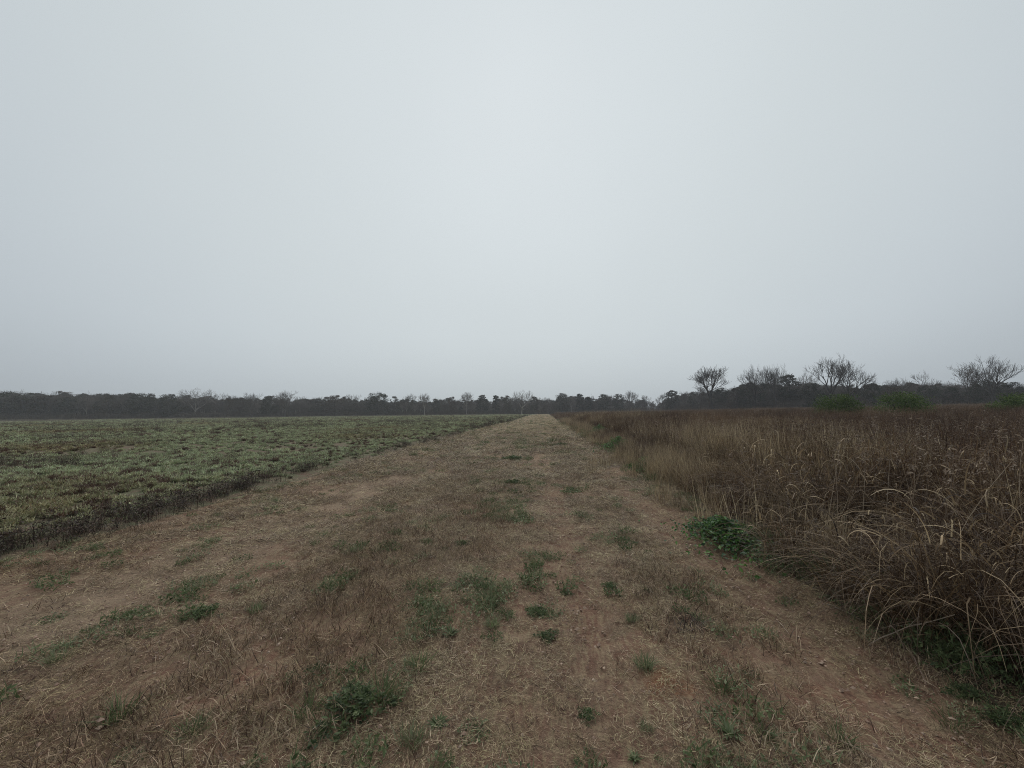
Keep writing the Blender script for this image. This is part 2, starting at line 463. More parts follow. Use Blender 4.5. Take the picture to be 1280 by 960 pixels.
# ---- where the single weeds of the track stand: photograph pixel, width in pixels, kind, label
WEEDS = [
 (440, 888, 92, 'dark', 'largest dark green weed clump, near the bottom left of the track'),
 (384, 892, 40, 'tuft', 'green grass tuft at the left side of the largest weed clump'),
 (478, 872, 48, 'tuft', 'green grass tuft at the right side of the largest weed clump'),
 (396, 836, 26, 'dark', 'small dark weed just behind the largest weed clump'),
 (523, 834, 34, 'tuft', 'dark green tuft behind and right of the largest weed clump'),
 (515, 930, 40, 'feather', 'pale feathery tuft right of the largest weed clump'),
 (548, 906, 32, 'rosette', 'green leaf rosette beside the pale feathery tuft'),
 (593, 914, 42, 'spread', 'dark leafy weed right of the green leaf rosette'),
 (672, 768, 34, 'dark', 'farther of two dark weed clumps close together mid track'),
 (684, 796, 30, 'dark', 'nearer of two dark weed clumps close together mid track'),
 (732, 895, 32, 'dark', 'single dark weed clump on bare soil near the bottom centre'),
 (806, 833, 30, 'feather', 'pale feathery tuft beside the orange clay patch'),
 (793, 948, 22, 'rosette', 'small pale rosette at the bottom edge right of centre'),
 (828, 948, 20, 'spread', 'tiny pale weed right of the small bottom edge rosette'),
 (808, 912, 20, 'feather', 'small pale tuft on soil below the orange clay patch'),
 (902, 898, 54, 'spread', 'grey green leafy patch at the lower right of the track'),
 (912, 918, 40, 'rosette', 'broad leaved rosette at the foot of the grey green patch'),
 (903, 862, 36, 'tuft', 'green grass tuft behind the grey green leafy patch'),
 (956, 922, 32, 'tuft', 'green grass tuft right of the broad leaved rosette'),
 (1052, 928, 38, 'tuft', 'dark grass tuft near the bottom below the fallen pale stick'),
 (255, 768, 42, 'dark', 'dark low weed on the left wheel line of the track'),
 (320, 765, 24, 'feather', 'pale tuft right of the dark weed on the left wheel line'),
 (563, 794, 30, 'rosette', 'bright green weed left of the two close dark clumps'),
 (543, 775, 22, 'feather', 'pale tuft just behind the bright green weed'),
 (615, 782, 24, 'feather', 'pale tuft left of the two close dark clumps'),
 (762, 733, 22, 'dark', 'dark weed on the middle wheel line beyond the close pair'),
 (588, 734, 46, 'spread', 'wide green patch in mid track beyond the bright green weed'),
 (706, 742, 18, 'dark', 'little dark weed beyond the two close dark clumps'),
 (860, 780, 58, 'dry', 'dark dead clump left of the right hand wheel line'),
 (790, 776, 20, 'feather', 'pale tuft left of the dark dead clump'),
 (240, 916, 36, 'tuft', 'green grass tuft near the bottom left corner area'),
 (150, 896, 48, 'tuft', 'green grass streak left of the bottom left tuft'),
 (165, 945, 44, 'spread', 'grey green patch at the bottom edge far left'),
 (62, 775, 32, 'spread', 'green patch near the left edge of the track'),
 (70, 826, 26, 'feather', 'pale tuft at far left below the green patch'),
 (190, 792, 26, 'spread', 'small green patch between left wheel line and brown grass'),
 (20, 838, 30, 'dry', 'dark dead tuft at the very left edge'),
 (727, 563, 18, 'dark', 'round dark weed far down the track on its right'),
 (702, 557, 20, 'dark', 'dark weed just left of the round far one'),
 (692, 553, 16, 'tuft', 'dark tuft behind the left far weed'),
 (641, 575, 30, 'dark', 'low dark weed far down the middle of the track'),
 (640, 605, 28, 'dark', 'flat dark weed in mid track before the far low one'),
 (652, 651, 34, 'spread', 'green patch on the track left of its middle wheel line'),
 (712, 615, 26, 'spread', 'green patch right of the middle wheel line in mid distance'),
 (577, 680, 24, 'dark', 'small dark weed left of centre in mid distance'),
 (532, 678, 22, 'dark', 'small dark weed left of the other small mid distance one'),
 (785, 580, 16, 'dark', 'green weed at the foot of the tall grass far along'),
 (810, 690, 14, 'dark', 'tiny dark weed near the right wheel line in mid distance'),
 (446, 690, 20, 'feather', 'pale green tuft beside left part of track in mid distance'),
 (1146, 862, 48, 'spread', 'green leafy weed at the foot of the drooping grass'),
 (1192, 906, 36, 'tuft', 'pale green tuft right of the leafy weed under drooping grass'),
 (1210, 868, 44, 'dark', 'dark leafy weed beneath the drooping grass at right'),
 (1262, 905, 60, 'dark', 'big dark leafy weed in the bottom right corner'),
]
WPOS = []
for px, py, wpx, kind, label in WEEDS:
    p = at(px, py); z = float(H(p.x, p.y)); p = at(px, py, z)
    WPOS.append((p.x, p.y, z, wpx * (p - Vector((0, 0, CAM_H))).dot(fwd) / F_PX))
def clear_of_weeds(x, y, f=0.36):
    k = np.ones(np.shape(x))
    for wx, wy, wz, wd in WPOS: k = k * np.where(np.hypot(x - wx, y - wy) < f * wd, 0.12, 1.0)
    return k
# ---- straw litter on the track
STRAW = [(0.418, 0.313, 0.206), (0.324, 0.229, 0.147), (0.209, 0.135, 0.088), (0.564, 0.442, 0.309), (0.104, 0.065, 0.046), (0.272, 0.224, 0.123), (0.079, 0.05, 0.034)]
def straw_proto(i, n, rad, flat, pal=STRAW):
    g = Geo()
    a, r = rng.uniform(0, 6.28, n), rad * np.sqrt(rng.random(n))
    base = np.column_stack((r * np.cos(a), r * np.sin(a), rng.uniform(0, 0.012, n)))
    lean = rng.normal(1.35, 0.18, n) if flat else rng.normal(0.8, 0.4, n)
    blades(g, base, rng.uniform(0, 6.28, n), rng.uniform(0.03, 0.095, n), rng.uniform(0.0018, 0.0042, n), lean, rng.normal(0.25 if flat else 0.7, 0.35, n), 3, pal, wob=0.25)
    return proto(g.build('straw', (M['straw'],)))
flat_straw = [straw_proto(i, 60, 0.14, True) for i in range(7)]
tuft_straw = [straw_proto(i, 60, 0.11, False) for i in range(6)]
far_straw = [straw_proto(i, 60, 0.14, True, [(0.60, 0.50, 0.31), (0.48, 0.40, 0.235), (0.40, 0.35, 0.19), (0.30, 0.24, 0.14), (0.15, 0.115, 0.07)]) for i in range(5)]
def on_track(x, y):
    return ((x > EDGE_L - 0.1) & (x < EDGE_R + 0.25)) * clear_of_weeds(x, y)
def rutness(x, y):
    return (0.35 + 0.65 * sstep(0.35, 0.6, fbm(x * 1.5, y * 0.5, 27))) * np.maximum.reduce([0.55 * np.exp(-((x - rut_l(y)) / 0.5) ** 2), 0.8 * np.exp(-((x - rut_m(y)) / 0.22) ** 2), 0.85 * np.exp(-((x - rut_r(y)) / 0.22) ** 2)])
def k_straw(x, y):
    nz = fbm(x * 1.1, y * 0.8, 21)
    return on_track(x, y) * np.clip(0.18 + 2.3 * (nz - 0.36), 0.08, 1) * (1 - rutness(x, y))
P = points(480, 3.6, 1.35, A_L, A_R, 1.0, 245, k_straw)
kn = np.where(rng.random(len(P)) < 0.38 + 0.57 * sstep(10, 50, P[:, 1]), 7 + rng.integers(0, 5, len(P)), rng.integers(0, 7, len(P)))
scatter('straw_litter', flat_straw + far_straw, P, rng.uniform(0.75, 1.25, len(P)) * np.clip(dist(P) / 6, 0.62, 3.0), 'dry straw and dead grass strewn over the dirt track', 'straw', tilt=0.07, kinds=kn)
def k_tuft(x, y):
    nz = fbm(x * 0.9, y * 0.6, 31)
    band = np.exp(-((x + 1.35 + 0.2 * np.sin(y)) / 0.85) ** 2) * (1 - sstep(6, 14, y)) + 0.5 * np.exp(-((x - 0.95) / 0.4) ** 2) + 0.55 * np.exp(-((x + 5.2) / 0.35) ** 2) + 0.8 * np.exp(-((x - 2.15) / 0.25) ** 2)
    return on_track(x, y) * np.clip(0.10 * (nz > .5) + band * np.clip(3.2 * (nz - 0.33), 0, 1), 0, 1) * (1 - 0.8 * rutness(x, y))
P = points(130, 4.5, 1.35, A_L, A_R, 1.0, 60, k_tuft)
scatter('standing_dead_grass', tuft_straw, P, rng.uniform(0.65, 1.3, len(P)) * np.clip(dist(P) / 8, 1, 2.2), 'short tangled dead brown grass standing on the track', 'grass', tilt=0.12)

# ---- crumbs and clods of earth
def clod_proto(i):
    g = Geo()
    oc = np.array([(1, 0, 0), (-1, 0, 0), (0, 1, 0), (0, -1, 0), (0, 0, 1), (0, 0, -1)], float)
    of = np.array([[0, 2, 4, -1], [2, 1, 4, -1], [1, 3, 4, -1], [3, 0, 4, -1], [2, 0, 5, -1], [1, 2, 5, -1], [3, 1, 5, -1], [0, 3, 5, -1]])
    for j in range(16):
        r = rng.uniform(0.004, 0.016) * (1.2 if j == 0 else 0.8)
        c = np.array([*rng.normal(0, 0.12, 2), r * 0.2])
        g.add(c + (oc + rng.normal(0, 0.25, (6, 3))) * r * (1, 1, 0.7), of, pick([(0.30, 0.20, 0.145), (0.25, 0.16, 0.115), (0.36, 0.26, 0.19)], 1)[0])
    return proto(g.build('clod', (M['dead'],)))
P = points(60, 5, 1.5, A_L, A_R, 1.0, 30, lambda x, y: on_track(x, y) * np.clip(0.12 + 0.9 * rutness(x, y) + 0.6 * (fbm(x * 2, y * 2, 15) - 0.5), 0, 1))
scatter('earth_clods', [clod_proto(i) for i in range(6)], P, rng.uniform(0.6, 1.3, len(P)), 'crumbs and small clods of reddish earth on the track', 'earth', tilt=0.1)
# ---- small green ground cover on the track
GREY_G = [(0.204, 0.236, 0.127), (0.169, 0.204, 0.101), (0.255, 0.274, 0.163), (0.133, 0.158, 0.077)]
DARK_G = [(0.082, 0.115, 0.046), (0.106, 0.146, 0.058), (0.056, 0.081, 0.036), (0.147, 0.175, 0.078)]
MID_G = [(0.120, 0.155, 0.066), (0.150, 0.182, 0.086), (0.095, 0.124, 0.054)]
def low_proto(i, pal, n, rad, h):
    g = Geo()
    a, r = rng.uniform(0, 6.28, n), rad * np.sqrt(rng.random(n))
    C = np.column_stack((r * np.cos(a), r * np.sin(a), rng.uniform(0.004, h, n)))
    leaves(g, C, rng.uniform(0.012, 0.03, n), pal, aspect=0.5, updir=0.8)
    blades(g, C[:n // 2], rng.uniform(0, 6.28, n // 2), rng.uniform(0.03, 0.07, n // 2), 0.0035, rng.uniform(0.2, 1.2, n // 2), 0.5, 3, pal)
    return proto(g.build('ground_cover', (M['weed'],)))
low = [low_proto(i, GREY_G + STRAW[:1], 70, 0.09, 0.03) for i in range(5)] + [low_proto(i, MID_G, 70, 0.08, 0.03) for i in range(3)] + [low_proto(i, DARK_G, 60, 0.06, 0.035) for i in range(1)]
def k_low(x, y):
    nz = fbm(x * 1.7, y * 1.2, 41)
    mid = 0.35 + 0.5 * np.exp(-((x + 0.3) / 1.0) ** 2) + 0.35 * np.exp(-((x + 5.0) / 0.6) ** 2) + 0.5 * np.exp(-((x - 2.1) / 0.3) ** 2)
    return on_track(x, y) * np.clip(4 * (nz - 0.485), 0, 1) * mid * (1 - rutness(x, y))
P = points(90, 5, 1.3, A_L, A_R, 1.0, 235, k_low)
scatter('ground_cover', low, P, rng.uniform(0.6, 1.4, len(P)) * np.clip(dist(P) / 9, 1, 2.2), 'small grey green weeds creeping among the straw on the track', 'weeds', tilt=0.06)

drk = [low_proto(40 + i, DARK_G, 110, 0.11, 0.07) for i in range(4)]
P = points(1.6, 9, 0.9, A_L, A_R, 4.5, 120, lambda x, y: on_track(x, y) * np.clip(4 * (fbm(x * 0.9, y * 0.35, 47) - 0.48), 0.06, 1) * (x < 1.9) * (x > -5.0))
scatter('dark_weeds', drk, P, rng.uniform(0.4, 1.3, len(P)) * np.clip(dist(P) / 20, 1, 1.8), 'small dark weeds dotted along the track into the distance', 'weeds', tilt=0.06)
# ---- low crop on the other side of the verge
CROP = [(0.374, 0.411, 0.249), (0.297, 0.342, 0.19), (0.498, 0.527, 0.361), (0.214, 0.26, 0.138), (0.36, 0.37, 0.237), (0.262, 0.226, 0.145)]
def crop_proto(i, brown=False):
    g = Geo()
    k = rng.integers(5, 8)
    for j in range(k):
        cx, cy = rng.normal(0, 0.11, 2)
        n = 44
        pal = [(0.15, 0.105, 0.075), (0.11, 0.07, 0.055)] if brown or rng.random() < 0.12 else CROP
        blades(g, np.tile((cx, cy, 0), (n, 1)) + rng.normal(0, 0.035, (n, 3)) * (1, 1, 0) + np.column_stack((np.zeros((n, 2)), rng.uniform(0, 0.06, n))), rng.uniform(0, 6.28, n), rng.uniform(0.05, 0.14, n), rng.uniform(0.008, 0.017, n), rng.uniform(0.1, 1.2, n), rng.uniform(0.1, 0.9, n), 3, pal, tipw=0.25, bulge=0.5)
    return proto(g.build('crop_plant', (M['crop'],)))
crops = [crop_proto(i) for i in range(7)] + [crop_proto(9, True)]
def bare(x, y): return sstep(0.50, 0.60, fbm(x / 14, y / 5.0, 51))
def k_crop(x, y):
    r = np.hypot(x, y)
    return np.clip(sstep(-5.7, -6.7, x + 0.9 * (fbm(y * 0.9, x * 0.9, 4) - .5)) + 0.04 * (x < -5.2), 0, 1) * (1 - 0.68 * bare(x, y) * sstep(9, 16, r)) * np.clip(0.55 + 1.3 * (fbm(x * 0.55, y * 0.55, 57) - 0.3), 0.2, 1)
P = points(27, 14, 1.1, A_L, R(2), 5, 215, k_crop)
scatter('crop_plants', crops, P, rng.uniform(0.55, 1.0, len(P)) * np.clip(dist(P) / 22, 1, 2.3) * (0.5 + 0.5 * sstep(-5.7, -7.4, P[:, 0])), 'low grey green leafy plants covering the field beside the track', 'crop', zs=0.85 * np.clip(1.1 - dist(P) / 300, 0.5, 1))
# dark dead stalks, along the verge and in bands through the crop
DEADC = [(0.064, 0.043, 0.036), (0.089, 0.061, 0.048), (0.043, 0.029, 0.026), (0.136, 0.098, 0.072), (0.085, 0.085, 0.051)]
def stalk_proto(i):
    g = Geo(); n = 26
    a, r = rng.uniform(0, 6.28, n), 0.16 * np.sqrt(rng.random(n))
    base = np.column_stack((r * np.cos(a), r * np.sin(a), np.zeros(n)))
    blades(g, base, rng.uniform(0, 6.28, n), rng.uniform(0.05, 0.34, n), rng.uniform(0.003, 0.007, n), rng.uniform(0, 0.8, n), rng.uniform(0, 0.7, n), 3, DEADC, wob=0.25, tipw=0.4)
    hi = np.column_stack((r * np.cos(a), r * np.sin(a), rng.uniform(0.05, 0.3, n)))
    leaves(g, np.vstack((hi, hi * (1, 1, 0.6))), rng.uniform(0.02, 0.05, 2 * n), DEADC, aspect=0.4)
    return proto(g.build('stalk', (M['dead'],)))
stalks = [stalk_proto(i) for i in range(5)]
def k_stalk(x, y):
    r = np.hypot(x, y)
    verge = np.exp(-((x + 5.95 + 0.3 * (vnoise(y * 0.7, y * 0, 3) - .5)) / 0.30) ** 2) * np.clip(1.9 * (fbm(y * 0.55, x * 0.9, 8) - 0.28), 0.05, 0.8)
    band = (x < -6.5) * np.clip(7 * (fbm(x / 9, y / 1.8, 61) - 0.60), 0, 1) * sstep(12, 20, r) * (1 - sstep(80, 130, r))
    return np.clip(verge + 0.45 * band, 0, 1)
P = points(52, 10, 1.25, A_L, R(2), 5, 170, k_stalk)
scatter('dead_stalks', stalks, P, rng.uniform(0.6, 1.2, len(P)) * np.clip(dist(P) / 25, 1, 2.0), 'dark dead stalks along the verge and through the low crop', 'stalks')

# ---- the tall dry grass
TALL = [(0.089, 0.056, 0.034), (0.066, 0.039, 0.025), (0.123, 0.081, 0.047), (0.043, 0.025, 0.018), (0.171, 0.119, 0.069), (0.075, 0.048, 0.034)]
def tall_proto(i):
    g = Geo(); n = 70
    a, r = rng.uniform(0, 6.28, n), 0.24 * np.sqrt(rng.random(n))
    base = np.column_stack((r * np.cos(a), r * np.sin(a), np.zeros(n)))
    az = rng.uniform(0, 6.28, n)
    L = rng.uniform(0.45, 0.95, n)
    blades(g, base, az, L, rng.uniform(0.004, 0.009, n), rng.uniform(0, 0.22, n), rng.uniform(0, 0.75, n), 4, TALL, wob=0.12, tipw=0.2)
    # leaves hanging off the stems
    m_ = 50
    b2 = base[rng.integers(0, n, m_)] + np.column_stack((np.zeros(m_), np.zeros(m_), rng.uniform(0.1, 0.6, m_)))
    blades(g, b2, rng.uniform(0, 6.28, m_), rng.uniform(0.14, 0.32, m_), rng.uniform(0.004, 0.009, m_), rng.uniform(0.3, 0.9, m_), rng.uniform(0.5, 2.0, m_), 4, TALL, wob=0.2)
    # fluffy seed heads
    k = 60
    a, r = rng.uniform(0, 6.28, k), 0.26 * np.sqrt(rng.random(k))
    C = np.column_stack((r * np.cos(a), r * np.sin(a), rng.uniform(0.5, 0.9, k)))
    leaves(g, C, rng.uniform(0.02, 0.05, k), [(0.135, 0.095, 0.07), (0.10, 0.07, 0.053)], aspect=0.35)
    return proto(g.build('tall_grass', (M['tall'],)))
talls = [tall_proto(i) for i in range(8)]
def edge_r(y): return EDGE_R + 0.35 + 0.3 * (fbm(np.asarray(y) * 0.7, 0 * np.asarray(y), 71) - .5)
def k_tall(x, y):
    return (x > edge_r(y)) * np.clip(0.6 + 1.2 * (fbm(x * 0.5, y * 0.5, 73) - 0.35), 0.3, 1) * (1 - 0.5 * (1 - sstep(4, 8, np.hypot(x, y))))
P = points(22, 11, 1.2, R(-3), R(60), 2.2, 190, k_tall)
ht = np.clip(0.45 + 0.6 * sstep(0.0, 2.2, P[:, 0] - edge_r(P[:, 1])), 0.4, 1.05)
scatter('tall_grass', talls, P, rng.uniform(0.65, 1.22, len(P)) * np.clip(dist(P) / 30, 1, 1.6) * (0.75 + 0.25 * ht), 'tall reddish brown dry grass filling the field beside the track', 'grass', zs=ht / np.clip(dist(P) / 34, 1, 1.5), tilt=0.10)
# taller single stems with a thin plume standing above the rest
def stem_proto(i):
    g = Geo(); n = 7
    base = np.column_stack((rng.normal(0, 0.2, (n, 2)), np.zeros(n)))
    blades(g, base, rng.uniform(0, 6.28, n), rng.uniform(0.9, 1.25, n), 0.005, rng.uniform(0, 0.15, n), rng.uniform(0, 0.45, n), 5, [(0.22, 0.165, 0.115), (0.15, 0.11, 0.08), (0.3, 0.235, 0.165)], wob=0.05, tipw=0.5)
    V = g.V[0].reshape(n, -1, 3)[:, -1]
    for q in V: leaves(g, q + rng.normal(0, 1, (14, 3)) * (0.012, 0.012, 0.05) - (0, 0, 0.03), rng.uniform(0.02, 0.045, 14), [(0.26, 0.2, 0.145), (0.19, 0.14, 0.1)], aspect=0.35)
    return proto(g.build('plume_stem', (M['pale'],)))
pst = [stem_proto(i) for i in range(6)]
P = points(3.0, 10, 1.0, R(-3), R(60), 3, 150, lambda x, y: (x > edge_r(y) + 0.3) * np.clip(3 * (fbm(x / 3, y / 3, 97) - 0.4), 0.04, 1))
scatter('plume_stems', pst, P, rng.uniform(0.7, 1.1, len(P)) * np.clip(dist(P) / 50, 1, 1.25), 'thin taller stems with plumes standing above the brown grass', 'grass', tilt=0.1)
# shorter tan grass along its edge and in patches
TAN = [(0.42, 0.33, 0.205), (0.33, 0.25, 0.155), (0.25, 0.185, 0.115), (0.52, 0.42, 0.275), (0.20, 0.15, 0.09)]
def tan_proto(i):
    g = Geo(); n = 70
    a, r = rng.uniform(0, 6.28, n), 0.2 * np.sqrt(rng.random(n))
    base = np.column_stack((r * np.cos(a), r * np.sin(a), np.zeros(n)))
    blades(g, base, rng.uniform(0, 6.28, n), rng.uniform(0.2, 0.6, n), rng.uniform(0.003, 0.007, n), rng.uniform(0, 0.4, n), rng.uniform(0, 0.9, n), 4, TAN, wob=0.12)
    return proto(g.build('tan_grass', (M['pale'],)))
tans = [tan_proto(i) for i in range(5)]
TP = at(960, 556)
def k_tan(x, y):
    d = x - edge_r(y)
    e_ = np.exp(-((d - 0.25) / 0.45) ** 2) * sstep(3.5, 6, y) * np.clip(3 * (fbm(x * 0.6, y * 0.35, 91) - 0.36), 0.1, 1)
    pt = np.exp(-((x - TP.x) / 1.8) ** 2 - ((y - TP.y) / 1.5) ** 2) + (d > 0.4) * np.clip(6 * (fbm(x / 5, y / 4, 93) - 0.60), 0, 0.7) * np.exp(-((x - 4) / 5) ** 2) + 0.6 * np.exp(-((x - 5.2) / 2.0) ** 2 - ((y - 13) / 4.5) ** 2)
    return np.clip(e_ + pt, 0, 1)
P = points(40, 9, 1.3, R(-2), R(60), 3, 60, k_tan)
scatter('tan_grass', tans, P, rng.uniform(0.8, 1.2, len(P)) * np.where(P[:, 0] - edge_r(P[:, 1]) > 1.2, 1.75, 1.0) * np.clip(dist(P) / 25, 1, 1.5), 'lighter tan grass in patches and along the edge of the tall grass', 'grass')
# arching pale leaves that lean out of it
PALE = [(0.35, 0.255, 0.15), (0.201, 0.138, 0.081), (0.095, 0.063, 0.039), (0.466, 0.355, 0.215), (0.048, 0.031, 0.021), (0.069, 0.045, 0.029)]
def droop_geo(g, n, rad, h, mi=0):
    a, r = rng.uniform(0, 6.28, n), rad * np.sqrt(rng.random(n))
    base = np.column_stack((r * np.cos(a), r * np.sin(a), rng.uniform(0.0, 0.25 * h, n)))
    az = np.where(rng.random(n) < 0.6, rng.normal(0, 0.75, n), a)
    blades(g, base, az, h * rng.uniform(0.7, 1.6, n), rng.uniform(0.003, 0.0085, n), rng.uniform(0.2, 0.9, n), rng.uniform(1.2, 2.6, n), 8, [PALE[1], PALE[2], PALE[1], PALE[5], PALE[2], PALE[0], PALE[5], PALE[2]], mi, wob=0.07, tipw=0.15)
def curl_geo(g, n, rad, h, mi=0):
    a, r = rng.uniform(0, 6.28, n), rad * np.sqrt(rng.random(n))
    base = np.column_stack((r * np.cos(a), r * np.sin(a), h * rng.uniform(0.45, 0.9, n)))
    blades(g, base, rng.uniform(0, 6.28, n), rng.uniform(0.07, 0.30, n), rng.uniform(0.005, 0.011, n), rng.uniform(0.1, 1.2, n), rng.uniform(0.8, 3.6, n), 7, PALE[:4] + [PALE[0], PALE[4]], mi, wob=0.1, tipw=0.3)
def droop_proto(i):
    g = Geo(); droop_geo(g, 48, 0.18, 0.68); curl_geo(g, 13, 0.3, 0.85)
    return proto(g.build('drooping_grass', (M['pale'],)))
droops = [droop_proto(i) for i in range(6)]
def k_droop(x, y):
    d = x - edge_r(y)
    nz = fbm(x * 0.8, y * 0.8, 77)
    return (d > 0.05) * np.clip(3 * (nz - 0.40), 0.05, 1) * (1 - sstep(5.5, 10, np.hypot(x, y)) * 0.85) * (1 - 0.6 * sstep(2.5, 6, d))
P = points(19, 8, 1.5, R(-2), R(60), 2.3, 60, k_droop)
scatter('drooping_grass', droops, P, rng.uniform(0.6, 1.25, len(P)), 'arching pale dry grass leaves leaning out of the tall grass', 'grass', tilt=0.18, face=(math.pi + 0.25, 0.8))
# green undergrowth at the foot of the tall grass
und = [low_proto(20 + i, DARK_G + MID_G, 120, 0.13, 0.12) for i in range(4)]
def k_und(x, y):
    d = x - edge_r(y)
    near = np.exp(-((d + 0.12) / 0.22) ** 2)
    return near * np.clip(3.5 * (fbm(x * 0.9, y * 0.5, 83) - 0.42) + 0.9 * np.exp(-((y - 14) / 6) ** 2), 0, 1)
P = points(46, 6, 1.2, R(-2), R(60), 2.0, 70, k_und)
scatter('undergrowth', und, P, rng.uniform(0.7, 1.5, len(P)) * np.clip(dist(P) / 14, 1, 2.0), 'green leafy undergrowth along the foot of the tall grass', 'weeds')

# ------------------------------------------------------------------ trees
BARK = [(0.060, 0.052, 0.046), (0.075, 0.066, 0.060)]
def grow(g_t, g_c, h, spread, trunk_frac, seed, levels=5, lean=0.0, upright=0.5, rad=None, kids=(3, 4), bark=(0.085, 0.074, 0.065), twigc=(0.095, 0.080, 0.070), tipmin=0.012):
    """bare branching tree of height about h"""
    rs = np.random.default_rng(seed)
    rad = rad or h * 0.016
    tips = []
    def branch(p, d, L, r, lev):
        k = 4 if lev < 2 else 3
        pts, q, dd = [p], p.copy(), d.copy()
        for i in range(k):
            dd = dd + rs.normal(0, 0.055 + 0.03 * lev, 3); dd[2] += 0.03 * upright * lev
            dd /= np.linalg.norm(dd)
            q = q + dd * L / k; pts.append(q.copy())
        r1 = max(r * (0.62 if lev else 0.7), tipmin * 0.7)
        rads = np.linspace(r, r1, k + 1)
        if lev == 0: rads[0] *= 1.5
        tube(g_t if lev < 2 else g_c, pts, rads, 7 if lev == 0 else (5 if lev == 1 else 3), bark if lev < 2 else twigc)
        if lev >= levels:
            tips.append(q); return
        nk = rs.integers(kids[0], kids[1] + 1) + (1 if lev == 0 else 0)
        ph = rs.uniform(0, 6.28)
        for j in range(nk):
            f = 1.0 if j == 0 else rs.uniform(0.45, 1.0)
            if lev == 0: f = 1.0 if j < 2 else rs.uniform(0.72, 1.0)
            sidx = f * k; i0 = min(int(sidx), k - 1)
            b = pts[i0] + (pts[i0 + 1] - pts[i0]) * (sidx - i0)
            ph += 2.4 + rs.normal(0, 0.4)
            ang = spread * rs.uniform(0.55, 1.15) * (0.5 if j == 0 else 1)
            t1 = np.cross(dd, (0.3, 0.5, 0.81)); t1 /= np.linalg.norm(t1); t2 = np.cross(dd, t1)
            nd = dd * math.cos(ang) + (t1 * math.cos(ph) + t2 * math.sin(ph)) * math.sin(ang)
            nd[2] += 0.12 * upright; nd /= np.linalg.norm(nd)
            rr = max(rads[-1] * rs.uniform(0.65, 0.9), tipmin)
            branch(b, nd, L0[min(lev + 1, len(L0) - 1)] * rs.uniform(0.6, 1.1), rr, lev + 1)
    s = h * (1 - trunk_frac)
    w = np.array([0.36, 0.27, 0.2, 0.15, 0.11, 0.08]); w = w[:levels] / w[:levels].sum()
    L0 = [h * trunk_frac] + list(s * w * 1.15)
    branch(np.zeros(3), np.array([lean, 0.0, 1.0]), L0[0], rad, 0)
    return np.array(tips)
def bare_kind(seed, h, **k):
    gt, gc = Geo(), Geo()
    grow(gt, gc, h, seed=seed, **k)
    zt = np.vstack(gc.V)[:, 2].max()
    for g in (gt, gc): g.V = [v * (h / zt) for v in g.V]      # exact height
    return gt.build('trunk', (M['bark'],)), gc.build('crown', (M['twig'],))
EVERC = [(0.027, 0.033, 0.02), (0.036, 0.042, 0.026), (0.022, 0.026, 0.019), (0.045, 0.046, 0.03)]
BROWNC = [(0.06, 0.046, 0.035), (0.075, 0.055, 0.041), (0.045, 0.036, 0.028)]
def leafy_kind(seed, h, wid, pal, dens=1.0, lowest=0.03, gaps=0.0):
    rs = np.random.default_rng(seed)
    gt, gc = Geo(), Geo()
    tr = [np.array([rs.normal(0, 0.1) * i, rs.normal(0, 0.1) * i, h * 0.2 * i]) for i in range(5)]
    tube(gt, tr, np.linspace(h * 0.02, h * 0.006, 5), 7, BARK[0])
    for i in range(12):
        a, z0 = rs.uniform(0, 6.28), rs.uniform(0.2, 0.7) * h
        e_ = np.array([math.cos(a) * wid * 0.4, math.sin(a) * wid * 0.4, z0 + 0.15 * h])
        p0 = np.array([0, 0, z0]); mid = (p0 + e_) / 2 + rs.normal(0, 0.15, 3)
        tube(gt, [p0, mid, e_], [h * 0.008, h * 0.006, h * 0.003], 4, BARK[1])
    nc = int(95 * dens)
    for i in range(nc):
        a = rs.uniform(0, 6.28); u = rs.uniform(lowest, 1.0)
        v_ = (u - lowest) / (1 - lowest); prof = math.sqrt(max(0.0, 1 - abs((v_ - 0.42) / 0.58) ** 3.4)) * (0.85 + 0.15 * math.sin(3 * a + seed))
        rr = wid * 0.5 * prof * math.sqrt(rs.uniform(0.2, 1.0)) * rs.uniform(0.8, 1.08)
        c = np.array([rr * math.cos(a), rr * math.sin(a), h * u * 0.93 + 0.02 * h])
        sz = wid * rs.uniform(0.07, 0.14)
        n = 46
        off = rs.standard_normal((n, 3)); off *= (sz * rs.uniform(0.3, 1.0, (n, 1)) ** 0.6) / np.linalg.norm(off, axis=1)[:, None]
        off[:, 2] *= 0.7
        C = c + off; C[:, 2] = np.abs(C[:, 2])
        leaves(gc, C, rs.uniform(0.22, 0.5, n) * (h / 11), pal, aspect=0.6, updir=0.4)
    return gt.build('trunk', (M['bark'],)), gc.build('crown', (M['ever'],))
